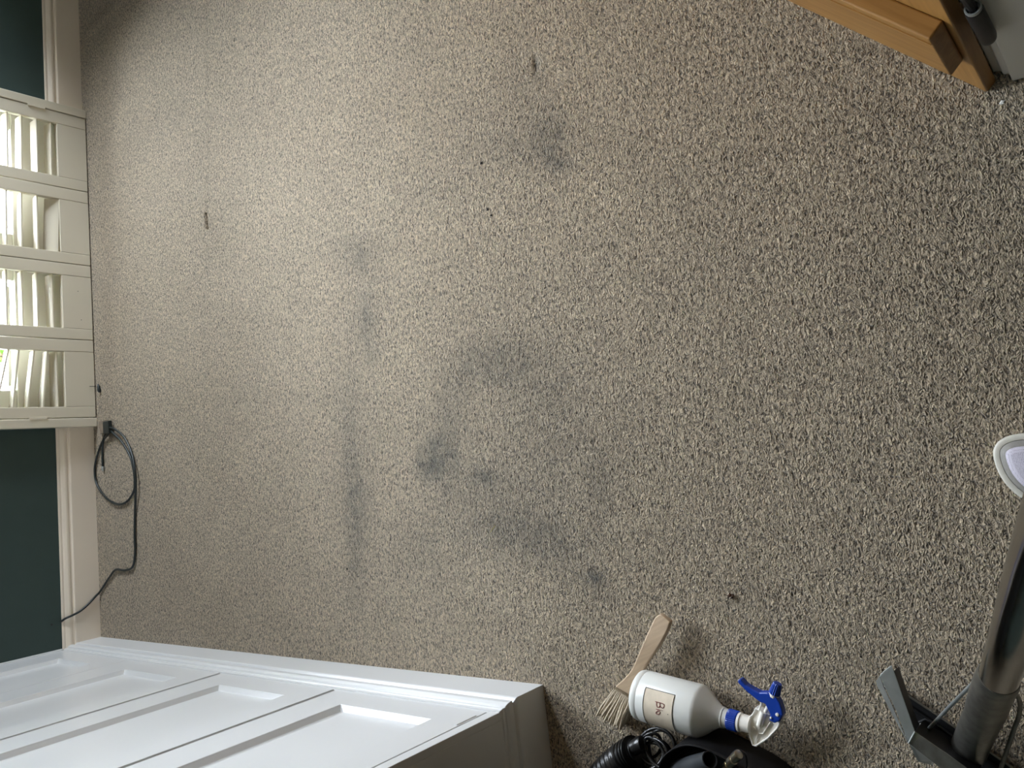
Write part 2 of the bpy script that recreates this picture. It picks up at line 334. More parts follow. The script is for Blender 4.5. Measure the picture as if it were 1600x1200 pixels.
# skirting profile (out from wall face, height)
SK = [(-.02, 0), (0, 0), (0, .100), (-.0015, .104), (-.006, .107), (-.0065, .112), (-.004, .117), (-.004, .124), (-.008, .134), (-.0125, .140), (-.0125, .147), (-.0145, .152), (-.02, .152)]
for nm, s0, s1 in (('baseboard_left', -.018, .945), ('baseboard_right', 2.405, 3.72)):
    struct(nm, MB().sweep(SK, lambda e, q, s0=s0, s1=s1: FW(s1 if e else s0, q[0], q[1])), m_skirt, smooth=True, ang=20)

# window behind the shutters: reveal, timber casements, panes, low sill
win = MB(); yo = -.22
win.wbox(WS0, WS1, -.18, -.10, 0, .268)                    # bottom board
for a, c in ((WS0, 1.115), (1.605, 1.815), (2.295, WS1)): win.wbox(a, c, -.18, -.11, .268, WZ1)
win.wbox(WS0, WS1, -.18, -.11, 2.25, WZ1)
for a in (1.115, 1.815): win.wbox(a, a+.48, -.17, -.12, 1.24, 1.28)
wf = win.build('window_1', m_frame, None, bevel=.004); tag(wf, kind='structure')
for a in (1.115, 1.815):
    for z0, z1 in ((.268, 1.24), (1.28, 2.25)):
        MB().wbox(a, a+.48, -.152, -.148, z0, z1).build('pane', m_glass, wf)
    r = MB()
    r.wbox(a+.02, a+.46, -.12, -.112, .285, .298).build('casement_bead', m_frame, wf)
struct('trim_1', MB().wbox(WS0, WS0+.012, -.10, .0, 0, WZ1).wbox(WS1-.012, WS1, -.10, 0, 0, WZ1).wbox(WS0, WS1, -.10, 0, WZ1-.012, WZ1).wbox(WS0+.012, WS1-.012, -.10, .0, 0, .02), m_frame)

# ------------------------------------------------------------------ shutters
OF0, OF1 = .012, .040
JS = [.978, 1.329, 1.673, 2.020, 2.370]
fr = thing('shutter_frame', 'cream timber frame round the folding window shutters on the green wall', 'shutter frame', FW(1.67, .02, 0))
MB().wbox(.937, .976, 0, .043, .0, 1.16).build('jamb', m_shutter, fr, bevel=.003)
MB().wbox(2.372, 2.41, 0, .043, .0, 1.16).build('jamb', m_shutter, fr, bevel=.003)
MB().wbox(.976, 2.372, 0, .050, 1.122, 1.16).build('unseen_top_ledge', m_shutter, fr, bevel=.003)  # unseen top: shutters kept low so clear glass above lets in more daylight
LOUV = {3: [(.156, .154, 5), (.212, .211, 5), (.275, .271, 4), (.329, .326, 4)],
        2: [(.140, .128, 60), (.222, .220, -6), (.284, .280, -5), (.342, .338, -5)],
        1: [(.167, .169, 6), (.230, .230, -5), (.288, .289, -6), (.348, .347, -6)],
        0: [(.160, .161, 8), (.220, .196, -2), (.280, .249, -5), (.335, .307, -5), (.397, .346, -5)]}
def louvre(mb, s0, s1, za, zb, tilt):
    """room-side edge at height za (left end) and zb (right end); positive tilt lifts the far edge"""
    t = math.radians(tilt); ch, th = .060, .0085
    prof = [(0, -.28), (0, .28), (.05, .47), (.5, .56), (.95, .47), (1, .28), (1, -.28), (.95, -.47), (.5, -.56), (.05, -.47)]
    def fn(e, q):
        s = s1 if e else s0; z = zb if e else za
        d, h = q[0]*ch, q[1]*th
        return FW(s, .046-(d*math.cos(t)-h*math.sin(t))-.012, z-.004+d*math.sin(t)+h*math.cos(t))
    mb.sweep([(q[0], q[1]) for q in prof], fn)
labels = ['cream louvred shutter panel with crooked sagging slats and black latch, nearest the coiled cable',
          'cream louvred shutter panel with straight slats and two pin holes in its bottom rail',
          'cream louvred shutter panel whose lowest slat is loose and turned flat',
          'cream louvred shutter panel with even slats, furthest from the coiled cable']
for i in range(4):
    a, c = JS[i]+.0016, JS[i+1]-.0016
    sp = thing('window_shutter', labels[i], 'shutter', FW((a+c)/2, .03, 0), group='folding louvred window shutters')
    sa, sc_ = a+.048, c-.053
    MB().wbox(a, sa, OF0, OF1, .004, 1.118).build('stile', m_shutter, sp, bevel=.0025)
    MB().wbox(sc_, c, OF0, OF1, .004, 1.118).build('stile', m_shutter, sp, bevel=.0025)
    MB().wbox(sa+.0008, sc_-.0008, OF0+.001, OF1-.0006, .004, .128).build('bottom_rail', m_shutter, sp, bevel=.0015)
    MB().wbox(sa+.0008, sc_-.0008, OF0+.001, OF1-.0006, 1.05, 1.118).build('unseen_top_rail', m_shutter, sp, bevel=.0015)
    lv = list(LOUV[i]); z = max(lv[-1][0], lv[-1][1])+.0585
    k = 0
    while z < 1.01:
        lv.append((z, z-(.012 if i == 0 and k < 3 else 0), lv[-1][2])); z += .0585; k += 1
    for (za, zb, t) in lv:
        mb = MB(); louvre(mb, sa+.002, sc_-.002, za, zb, t); mb.build('slat', m_shutter, sp, smooth=True, ang=50)
    if i == 0:
        MB().wbox(JS[0]-.004, JS[0]+.006, .040, .0455, .205, .275).build('hinge', m_shutter, sp, bevel=.001)
        lt = MB(); lt.tube([FW(1.118, .043, .028), FW(1.118, .046, .002)], .0014, 8); lt.build('latch_pin', m_cable, sp)
        lt = MB(); p0 = at(153, 600, .008); p1 = at(155.5, 613, .006); lt.tube([p0, p0*.7+p1*.3, p1*.8+p0*.2, p1], [.002, .007, .008, .005], 10); lt.build('latch_tassel', m_cable, sp, smooth=True)
    if i == 3: MB().wbox(JS[4]-.006, JS[4]+.004, .040, .0455, .175, .245).build('hinge', m_shutter, sp, bevel=.001)
    if i == 1:
        for (u_, v_) in ((1.55, .062), (1.42, .052)): MB().lathe([(0, .0018), (.0006, .0018)], 10, FW(u_, .0395, v_), WN).build('pin_hole', m_hard, sp)

# ------------------------------------------------------------------ garden beyond the glass
struct('ground', MB().aabb((-3, .4, -.06), (6, 8, -.02)), m_paving)
def shrub(cx, cy, h, w, n, label):
    t = thing('garden_shrub', label, 'shrub', (cx, cy, -.02), group='shrubs outside the window')
    st = MB()
    for k in range(9):
        a = random.uniform(0, 6.28); r = random.uniform(.3, 1)*w*.5
        st.tube(spline([(cx, cy, -.02), (cx+r*.3*math.cos(a), cy+r*.3*math.sin(a), h*.5), (cx+r*math.cos(a), cy+r*math.sin(a), h*random.uniform(.7, .95))], 4), .006, 6)
    st.build('stems', m_bark, t)
    lf = MB()
    for k in range(n):
        a, b2, r = random.uniform(0, 6.28), random.uniform(-1, 1), random.uniform(.4, 1)**.5
        c = np.array([cx+w*.5*r*math.cos(a)*math.sqrt(1-b2*b2), cy+w*.5*r*math.sin(a)*math.sqrt(1-b2*b2), h*.55+h*.43*r*b2])
        d = np.array([random.gauss(0, 1) for _ in range(3)]); d /= np.linalg.norm(d); e = np.cross(d, [random.gauss(0, 1) for _ in range(3)]); e /= np.linalg.norm(e); L = random.uniform(.03, .055); nrm = np.cross(d, e)*L*.18
        lf.add([c-d*L, c-d*L*.3+e*L*.42, c+d*L*.4+e*L*.36, c+d*L, c+d*L*.4-e*L*.36, c-d*L*.3-e*L*.42, c-d*L*.3+nrm, c+d*L*.4+nrm],
               [(0, 1, 6), (1, 2, 7, 6), (2, 3, 7), (3, 4, 7), (4, 5, 6, 7), (5, 0, 6)])
    lf.build('leaves', m_leaf, t)
shrub(1.42, .82, .85, .72, 2600, 'bright green leafy shrub outside the window, seen through the shutters nearest the cable')
shrub(2.12, 1.0, .75, .60, 1500, 'small green shrub outside the window, behind the shutter with the loose slat')

# ------------------------------------------------------------------ fitted cupboard on the left
CX = -.020; YE = -2.483
cup = thing('fitted_cupboard', 'white gloss fitted cupboard with recessed panel doors and moulded plinth along the carpet', 'cupboard', (-.28, -1.25, 0))
MB().aabb((-.555, YE, .0), (CX-.018, .015, 2.3)).build('carcass', m_gloss_white, cup, bevel=.001)
def cy(x, y, X=CX): return atp(x, y, (X, 0, 0), (1, 0, 0))[1]
J = [0.0, cy(197, 1032), cy(338, 1055), cy(517, 1081), cy(755.5, 1115.5)]
# face frame: narrow strips at bottom, sides, and top
ffm = MB(); ffm.aabb((CX-.018, YE, .150), (CX, J[4]-.0015, 2.3)); ffm.aabb((CX-.018, J[4], .150), (CX-.001, .012, .158)); ffm.aabb((CX-.018, J[4], 2.2), (CX, .012, 2.3))
ffm.build('face_frame', m_gloss_white, cup, bevel=.0012)
# plinth round front and end
pk = [(-.03, 0), (0, 0), (0, .099), (-.002, .103), (-.008, .1065), (-.010, .108), (-.010, .113), (-.004, .1155), (-.0035, .119), (-.005, .127), (-.010, .134), (-.0145, .136), (-.0145, .143), (-.0165, .145), (-.0185, .151), (-.03, .151)]
pl = MB()
n = len(pk); YP = YE-.013
rows = [[(q[0], .018, q[1]) for q in pk], [(q[0], YP-q[0]*.75, q[1]) for q in pk], [(-.555, YP-q[0]*.75, q[1]) for q in pk]]
vs = [v for r_ in rows for v in r_]
pl.add(vs, [(k*n+i, k*n+(i+1) % n, (k+1)*n+(i+1) % n, (k+1)*n+i) for k in range(2) for i in range(n)]+[tuple(range(n)), tuple(range(2*n, 3*n))])
pl.build('plinth', m_gloss_white, cup, smooth=True, ang=20)
def cab_door(y0, y1, p0, p1, z0, z1, pz0, pz1):
    """y0>y1 ; recessed panel between p0>p1"""
    X = CX+.0005; rec = .015; mo = .009
    o = [(y0, z0), (y1, z0), (y1, z1), (y0, z1)]; i1 = [(p0, pz0), (p1, pz0), (p1, pz1), (p0, pz1)]
    i2 = [(p0-mo, pz0+mo), (p1+mo, pz0+mo), (p1+mo, pz1-mo), (p0-mo, pz1-mo)]
    i1b = [(p0-.002, pz0+.002), (p1+.002, pz0+.002), (p1+.002, pz1-.002), (p0-.002, pz1-.002)]
    mb = MB()
    vs = [(X-.018, a, c) for a, c in o]+[(X, a, c) for a, c in o]+[(X, a, c) for a, c in i1]+[(X-.004, a, c) for a, c in i1b]+[(X-rec, a, c) for a, c in i2]
    fs = [(0, 1, 2, 3)]
    for L in range(4):
        for k in range(4):
            a, c = L*4+k, L*4+(k+1) % 4; fs.append((a, c, c+4, a+4))
    fs.append((16, 17, 18, 19))
    mb.add(vs, fs); return mb
g = .0015
pans = [(cy(73, 1033.7), cy(132, 1040)), (cy(180, 1050), cy(257, 1064.5)), (cy(320.4, 1076.9), cy(422, 1094)), (cy(509.5, 1109.5), cy(652, 1133.5))]
for i in range(4):
    y0, y1 = (J[i] if i else .008)-g, J[i+1]+g
    dmb = cab_door(y0, y1, pans[i][0], pans[i][1], .160, 2.198, .243, 2.10)
    d = dmb.build('door', m_gloss_white, cup, bevel=.0012)
    if i in (1, 2): MB().box((CX+.0005, y1+.010, .162), (.0035, 0, 0), (0, -.0085, 0), (0, 0, 2.03)).build('bead', m_gloss_white, d, bevel=.001)
    if i in (1, 3): MB().aabb((CX-.004, y1+.004, .19), (CX+.0025, y1+.013, .255)).build('hinge', m_gloss_white, d, bevel=.001)
# scribe moulding where the cupboard meets the green wall
struct('trim_2', MB().box((-.034, .006, .152), (.02, 0, 0), (0, .020, 0), (0, 0, 2.14)), m_gloss_white, bevel=.003)

# ------------------------------------------------------------------ oak panel and white door casing, upper right
c3 = at(1543, 144.5); c1 = at(1230, 0); Fd = (c1-c3)/np.linalg.norm(c1-c3); Nd = np.array([-Fd[1], Fd[0], 0])
m_oakv = wood('oak_upright_grain', (.36, .185, .050), (.25, .120, .028), (0, 0, 1), 5, .42)
m_oakh = wood('oak_rail_grain', (.36, .185, .050), (.26, .122, .028), Fd, 5, .40)
oak = thing('oak_panel', 'honey oak board with a thick rail standing on the carpet in the upper right corner', 'wooden panel', c3+Fd*.4-Nd*.01)
MB().box(c3-Nd*.0215, Fd*1.5, Nd*.0215, (0, 0, 1.95)).build('board', m_oakv, oak, bevel=.0025, seg=3)  # unseen height and length stretched to block light from the nearby carpet
MB().box(c3+Fd*.0135+np.array([0, 0, .150]), Fd*1.47, Nd*.028, (0, 0, .1595)).build('rail', m_oakh, oak, bevel=.003, seg=3)
MB().box(c3+Fd*.0145+Nd*.0282+np.array([0, 0, .289]), Fd*1.468, Nd*.0015, (0, 0, .003)).build('rail_bead', m_oakh, oak)
pf = [at(1552, 113), at(1564, 111), at(1568, 117), at(1577, 115), at(1582, 127), at(1600, 122)]
ddir = pf[5]-pf[4]
prof = [p[:2] for p in pf]+[(pf[4]+ddir*6)[:2], (pf[4]+ddir*6+np.array([.16, 0, 0]))[:2], (pf[0]+np.array([.13, .0, 0]))[:2]]
struct('door_1', MB().prism(prof, 0, 2.1), m_frame, bevel=.0015)
# black grip hanging beside the oak board
P0 = np.array([1.052, -3.638, .215]); P1 = atp(1520.5, 13, (1.052, 0, 0), (1, 0, 0)); P0 = atp(1545.5, 62, (1.052, 0, 0), (1, 0, 0))
ax = (P1-P0); L = np.linalg.norm(ax); ax /= L
gr = thing('hanging_handle', 'black cylindrical handle with a steel rim hanging between oak board and white frame', 'handle', P0)
MB().lathe([(0, .003), (.002, .0075), (.006, .0105), (.014, .0115), (L-.01, .0112), (L-.004, .0105)], 28, P0, ax).build('grip', m_black, gr, smooth=True)
MB().lathe([(L-.0035, .0100), (L+.001, .0105), (L+.003, .0098), (L+.003, .0080), (L-.002, .0070)], 28, P0, ax).build('rim', m_steel, gr, smooth=True)
top = P0+ax*L
MB().tube(spline([top, top+np.array([.005, .004, .03]), top+np.array([0, .008, .1]), top+np.array([.004, .0, .4]), np.array([1.066, -3.645, 1.1])], 6), .006, 10).build('strap', m_black, gr, smooth=True)

# ------------------------------------------------------------------ spray bottle
b0 = at(999, 1084.5, .052); b1 = at(1119, 1118, .052); axb = b1-b0; axb[2] = 0; axb /= np.linalg.norm(axb)
bt = thing('spray_bottle', 'milky white spray bottle with blue trigger lying on the carpet over the brush', 'spray bottle', (b0[0], b0[1], 0))
RB = .0515
pr = [(0, .030), (.001, .046), (.004, .0500), (.008, RB), (.016, RB), (.018, RB-.0008), (.020, RB), (.138, RB), (.143, .0505), (.147, .0480), (.158, .0400), (.170, .0300), (.180, .0230), (.187, .0195), (.188, .0190), (.1885, .0200), (.191, .0200), (.192, .0185), (.204, .0175)]
MB().lathe(pr, 64, b0, axb).build('body', m_bottle, bt, smooth=True, ang=40)
MB().lathe([(.200, .0185), (.2005, .0195), (.204, .0200), (.219, .0195), (.2205, .0185)], 72, b0, axb, knurl=1, kd=.045).build('collar', m_blue, bt)
MB().lathe([(.220, .0165), (.2215, .0180), (.2255, .0180), (.2265, .0160), (.245, .0150)], 40, b0, axb).build('neck_ring', m_wplastic, bt, smooth=True)
sd = np.array([-axb[1], axb[0], 0]); upv = np.array([0, 0, 1.0])
def onb(s, deg, r=RB+.0006):
    t = math.radians(deg); return b0+axb*s+r*(math.sin(t)*sd+math.cos(t)*upv)
lab = MB(); NA = 20; a0, a1, t0, t1 = .038, .104, 42, -52
vv = [onb(a0+(a1-a0)*e+.004*math.sin(k/NA*1.2)*0, t0+(t1-t0)*k/NA) for e in (0, 1) for k in range(NA+1)]
lab.add(vv, [(k, k+1, NA+2+k, NA+1+k) for k in range(NA)])
lbo = lab.build('label', m_paper, bt, smooth=True)
def inkline(pts, r, name, m, parent): MB().tube(pts, r, 6).build(name, m, parent)
bo = [onb(a0, t0+(t1-t0)*k/NA, RB+.0008) for k in range(NA, -1, -1)]+[onb(a0+(a1-a0)*k/6, t0, RB+.0008) for k in range(1, 7)]+[onb(a1, t0+(t1-t0)*k/NA, RB+.0008) for k in range(1, NA+1)]
inkline(bo, .0006, 'label_border', m_ink, lbo)
def onpx(x, y, r=RB+.0009):
    v = ray(x, y); o = CAM-b0; vv = v-(v@axb)*axb; oo = o-(o@axb)*axb
    A2, B2, C2 = vv@vv, 2*vv@oo, oo@oo-r*r; return CAM+v*((-B2-math.sqrt(max(0, B2*B2-4*A2*C2)))/2/A2)
def zpx(pts, ox, oy, k): return [(ox+x/k, oy+y/k) for x, y in pts]
# handwritten "Bio", read downwards
letters = {'letter_B': [[(458, 852), (482, 858), (510, 866), (532, 876)], [(470, 856), (468, 880), (474, 898), (488, 900), (496, 888), (496, 866)], [(496, 870), (500, 892), (514, 906), (528, 902), (532, 888), (530, 876)]],
           'letter_i': [[(464, 916), (484, 920), (500, 924)], [(512, 927), (514, 928)]],
           'letter_o': [[(478, 932), (466, 940), (464, 952), (476, 960), (492, 956), (498, 944), (490, 934), (478, 932)]]}
for nme, strokes in letters.items():
    mb = MB()
    for st in strokes:
        mb.tube(spline([onpx(x, y) for x, y in zpx(st, 940, 940, 1200/220)], 5), .00075, 6)
    mb.build(nme, m_redink, lbo)
MB().tube([onpx(1043, 1116), onpx(1043.8, 1116.6)], .0008, 6).build('ink_dot', m_ink, lbo)
def outline(pts, z, ox=1100, oy=1030, k=8): return [at(x, y, z)[:2] for x, y in zpx(pts, ox, oy, k)]
body = [(440, 705), (540, 740), (600, 690), (622, 640), (640, 605), (720, 640), (830, 690), (985, 690), (980, 760), (925, 870), (810, 990), (675, 1085), (645, 1095), (600, 1080), (583, 1000), (555, 915), (440, 890)]
MB().prism(outline(body, .052), .036, .052).build('head', m_wplastic, bt, bevel=.0008)
# raised ribs and pump on the open side of the head
rim = [(560, 912), (590, 1000), (610, 1070), (650, 1082), (800, 985), (915, 862), (968, 760)]
MB().tube([np.array([*p, .0535]) for p in outline(rim, .0535)], .0018, 8).build('head_rim', m_wplastic, bt, smooth=True)
rim2 = [(470, 712), (545, 748), (612, 690), (645, 620), (720, 652), (820, 700)]
MB().tube([np.array([*p, .0535]) for p in outline(rim2, .0535)], .0018, 8).build('head_rim', m_wplastic, bt, smooth=True)
pa, pb = [np.array([*p, .056]) for p in outline([(745, 660), (690, 830)], .056)]
MB().tube([pa, pb], .0058, 20).build('pump_barrel', m_wplastic, bt, smooth=True)
pa2, pb2 = [np.array([*p, .055]) for p in outline([(722, 545), (690, 640)], .055)]
MB().tube([pa2, pb2], .0022, 10).build('pump_rod', m_wplastic, bt, smooth=True)
pa2, pb2 = [np.array([*p, .055]) for p in outline([(800, 590), (770, 660)], .055)]
MB().tube([pa2, pb2], .004, 12).build('pump_rod', m_wplastic, bt, smooth=True)
MB().lathe([(0, .0035), (.006, .0035), (.0065, .0022)], 20, [*outline([(632, 860)], .052)[0], .051], (0, 0, 1), (1, 0, 0)).build('valve', m_wplastic, bt, smooth=True)
MB().tube([np.array([*p, .054]) for p in outline([(700, 850), (640, 1050)], .054)], .0010, 8).build('head_rib', m_wplastic, bt)
MB().tube([np.array([*p, .054]) for p in outline([(830, 790), (740, 930), (690, 930)], .054)], .0016, 8).build('head_rib', m_wplastic, bt)
trig = [(415, 290), (425, 262), (450, 247), (475, 275), (520, 328), (600, 375), (690, 420), (790, 420), (890, 465), (945, 545), (975, 640), (985, 700), (940, 780), (880, 803), (810, 765), (828, 700), (800, 640), (760, 560), (700, 540), (620, 480), (520, 395), (440, 315)]
MB().prism(outline(trig, .064), .046, .064).build('trigger', m_blue, bt, bevel=.0025, seg=3)
for q, r in (((913, 695), .0034), ((835, 735), .0020)):
    p = outline([q], .0655)[0]; MB().lathe([(0, r), (.0018, r), (.0025, r*.6)], 20, (*p, .0638), (0, 0, 1), (1, 0, 0)).build('pivot_pin', m_wplastic, bt, smooth=True)
na, nb = [np.array([*p, .055]) for p in outline([(872, 452), (922, 300)], .055)]
nax = nb-na; nl = np.linalg.norm(nax)
MB().lathe([(-.002, .0095), (0, .0100), (.003, .0100), (.0035, .009)], 32, na, nax).build('nozzle_ring', m_wplastic, bt, smooth=True)
MB().lathe([(.003, .0100), (.005, .0108), (nl*.9, .0088), (nl, .0078)], 36, na, nax, knurl=1, kd=.09).build('nozzle', m_blue, bt)

# ------------------------------------------------------------------ brush
hp = [(1031, 959.5), (1047.5, 972), (1041, 989), (1027, 1014), (1014, 1034), (1004, 1049), (999, 1060), (993, 1073), (984, 1086), (960.5, 1073), (975, 1060), (987, 1045), (997, 1022), (1011, 990), (1022, 968)]
br = thing('stiff_brush', 'pale wooden handled brush with stiff beige bristles under the spray bottle', 'brush', at(985, 1060, 0))
def bz(x, y):   # the handle rises towards its tail
    t = np.clip((1085-y)/125, 0, 1); return .012+.016*t+.010*math.sin(t*3.1)
hb = MB(); top = []; bot = []
dense = []
for i in range(len(hp)):
    a, c = np.array(hp[i]), np.array(hp[(i+1) % len(hp)]); dense += [a, a*.5+c*.5]
# cross strips between both long sides keep the curved handle a clean solid
Lft = spline([(1022, 966), (1011, 990), (997, 1022), (987, 1045), (975, 1060), (960.5, 1073)], 5)
Rgt = spline([(1047.5, 972), (1041, 989), (1027, 1014), (1008, 1042), (996, 1066), (984, 1087)], 5)
Lft[0:0] = [np.array((1030, 959.5))]; Rgt[0:0] = [np.array((1032, 960))]
n = len(Lft); vs = []
for k in range(n):
    za = bz(*Lft[k])+.012; zb = za
    for p_, zz in ((Lft[k], za), (Rgt[k], zb)):
        w_ = at(p_[0], p_[1], zz); vs.append((w_[0], w_[1], zz)); vs.append((w_[0], w_[1], zz-.014))
fs = []
for k in range(n-1):
    a = k*4; c = a+4
    fs += [(a, a+2, c+2, c), (a+1, c+1, c+3, a+3), (a, c, c+1, a+1), (a+2, a+3, c+3, c+2)]
fs += [(0, 1, 3, 2), (a+4, a+6, a+7, a+5)]
MB().add(vs, fs).build('handle', m_beech, br, bevel=.003, seg=3, smooth=True, ang=50)
bl = MB(); A0, A1 = at(962, 1076, .02), at(986, 1090, .02); B0, B1 = at(941, 1113, .012), at(976, 1135, .012)
for i in range(15):
    for j in range(7):
        u, v = (i+random.uniform(-.3, .3))/14, (j+.5)/7
        s = A0+(A1-A0)*u; e_ = B0+(B1-B0)*np.clip(u+random.uniform(-.04, .04), 0, 1); s = s.copy(); e_ = e_.copy()
        s[2] = .005+.021*v; e_[2] = .003+.034*v+random.uniform(-.002, .002); e_[:2] += (e_-s)[:2]*random.uniform(-.10, .03)
        w1, w2 = (np.array([random.uniform(-.0022, .0022), random.uniform(-.0022, .0022), random.uniform(0, .002)]) for _ in range(2))
        bl.tube([s, s*.7+e_*.3+w1, s*.4+e_*.6+w2, s*.1+e_*.9, e_], [.0024, .0034, .0038, .0034, .0018], 6)
bl.add([[*p[:2], z_] for z_, pts_ in ((.005, (A0, A1, A1*.25+B1*.75, A0*.25+B0*.75)), (.024, (A0, A1, A1*.3+B1*.7, A0*.3+B0*.7))) for p in pts_], [(0, 1, 2, 3), (4, 5, 6, 7), (0, 1, 5, 4), (1, 2, 6, 5), (2, 3, 7, 6), (3, 0, 4, 7)])
bl.build('bristles', m_bristle, br, smooth=True)

# ------------------------------------------------------------------ coiled cable by the window wall
CR = .0058
def fp(x, y, z=CR+.001): return at(x, y, z)
pts = [fp(160.6, 731), fp(160, 706), fp(161.5, 688, .012), fp(165, 678, .016), fp(172, 672, .020)]
loop = [fp(173, 672, .016), fp(168, 680, .015), fp(160, 690), fp(152, 712), fp(148, 735), fp(151.5, 757), fp(164, 776), fp(176, 785), fp(188, 788), fp(200, 782), fp(209, 768), fp(210.5, 755), fp(209, 735), fp(203, 712), fp(190, 690), fp(178, 678, .014), fp(173, 672, .014)]
main = [fp(172, 668, .02), fp(180, 671, .016), fp(194, 683), fp(205, 706), fp(211, 735, .014), fp(212, 762, .014), fp(211, 800), fp(210.5, 835), fp(211, 865), fp(207, 886), fp(194, 891), fp(181, 890), fp(171, 902), fp(156.5, 924)]
def wp(x, y, off=.004): return atp(x, y, WN*off, WN)
main += [wp(150, 931, .008), wp(137, 945, .006), wp(125, 955, .005), wp(112, 962, .004), wp(103, 966, -.001), wp(97, 970, -.012), wp(94.5, 971.5, -.016)]
cb = thing('coaxial_cable', 'black cable looped on the carpet and running up over the skirting into the wall', 'cable', fp(180, 740, 0))
MB().tube(spline(pts, 6), CR*.8, 12).build('cable_tail', m_cable, cb, smooth=True)
MB().tube(spline(loop, 6), CR*.8, 12).build('cable_loop', m_cable, cb, smooth=True)
MB().tube(spline(main, 6), CR*.8, 12).build('cable_run', m_cable, cb, smooth=True)
MB().lathe([(0, .0045), (.002, .0062), (.012, .0062), (.013, .005), (.020, .005), (.0205, .003)], 18, fp(160.6, 729), fp(161, 737)-fp(160.6, 729)).build('plug', m_steel, cb, smooth=True)
ck = thing('timber_offcut', 'small brown wooden block pinning the black cable beside the shutter frame', 'wooden block', at(166, 668, 0))
m_block = noisy(mat('weathered_wood', (.20, .155, .11), .8), 40, .3, .3)
MB().box(at(157, 659, .0), at(169, 656, 0)-at(157, 659, 0), (at(160, 678, 0)-at(157, 659, 0)), (0, 0, .010)).build('block', m_block, ck, bevel=.002)
MB().box(at(166, 659, .010), at(175, 657, .01)-at(166, 659, .01), at(167, 678, .01)-at(166, 659, .01), (0, 0, .016)).build('clip', m_cable, ck, bevel=.002)
tag(MB().lathe([(0, .004), (.0008, .004)], 12, wp(80.5, 976, -.0195), WN).build('wall_hole', m_hard), 'small dark hole in the green wall beside the cable entry', 'hole')

# ------------------------------------------------------------------ cleaning wand
def q3(lst): return [at(x, y, z) for x, y, z in lst]
wd_ = thing('cleaning_wand', 'steel carpet cleaning wand with wide angular head standing on the carpet', 'cleaning wand', at(1515, 1165, 0))
TH = np.array([0, 0, -.0018])
def sheet(pts, name, m, bev=.0006):
    v = q3(pts); n = len(v); mb = MB(); mb.add(v+[p+TH for p in v], [tuple(range(n)), tuple(range(n, 2*n))[::-1]]+[(i, (i+1) % n, n+(i+1) % n, n+i) for i in range(n)])
    return mb.build(name, m, wd_, bevel=bev)
zt = .080
sheet([(1374, 1056.5, zt), (1381, 1048, zt), (1393, 1039.5, zt), (1400, 1058, zt), (1429.5, 1143.5, zt), (1419, 1161, zt), (1400, 1110, zt)], 'top_flange', m_steel)
sheet([(1429.8, 1143.5, zt), (1480, 1178, zt), (1530, 1214, zt), (1520, 1240, zt), (1460, 1193, zt), (1419.5, 1161.5, zt)], 'top_flange', m_dullsteel)
sheet([(1374, 1056.5, zt), (1368.5, 1064, .060), (1371, 1073, .055), (1395, 1118, .062), (1418.5, 1161, zt-.004), (1395, 1105, zt), (1381, 1074, zt)], 'skirt', m_steel)
sheet([(1420, 1161.5, zt), (1434, 1190, .050), (1458, 1196, .056), (1459, 1191, zt)], 'skirt', m_steel)
MB().tube(q3([(1429.5, 1143.5, zt+.001), (1419.5, 1161.5, zt+.001)]), .0014, 8).build('weld_seam', m_steel, wd_)
# inner walls under the flanges, base plate and the two lips of the suction slot
def wall3(p0, p1, z0, z1, name, m, th=.002):
    a, c = at(p0[0], p0[1], z1), at(p1[0], p1[1], z1); a = a.copy(); c = c.copy(); a[2] = c[2] = z0
    d = (c-a)/np.linalg.norm(c-a); nn = np.array([-d[1], d[0], 0])*th
    MB().box(a, c-a, nn, (0, 0, z1-z0-.002)).build(name, m, wd_)
wall3((1395.5, 1050), (1427.5, 1143), .050, zt, 'inner_wall', m_black)
wall3((1429, 1145), (1526, 1213), .003, zt, 'inner_wall', m_black)
bp_ = [at(x, y, .008) for x, y in ((1398, 1070), (1430, 1146), (1530, 1216), (1640, 1240), (1545, 1176))]
MB().prism([p[:2] for p in bp_], .002, .008).build('base_plate', m_black, wd_, bevel=.001)
for dx, dy, m in ((0, 0, m_dullsteel), (-7, 11, m_dullsteel)):
    MB().tube(q3([(1407+dx, 1079+dy, .012), (1470+dx, 1121+dy, .012), (1545+dx, 1174+dy, .012), (1640+dx, 1240+dy, .012)]), .0022, 8).build('slot_lip', m_black if dx else m, wd_, smooth=True)
MB().lathe([(0, .010), (.008, .010), (.010, .007), (.016, .006)], 20, at(1448, 1133, .008), (0, 0, 1), (1, 0, 0)).build('spray_jet', m_dullsteel, wd_, smooth=True)
MB().tube(q3([(1436, 1128, .016), (1447, 1124, .020), (1461, 1130, .020), (1464, 1140, .016)]), .0022, 8).build('jet_clip', m_black, wd_, smooth=True)
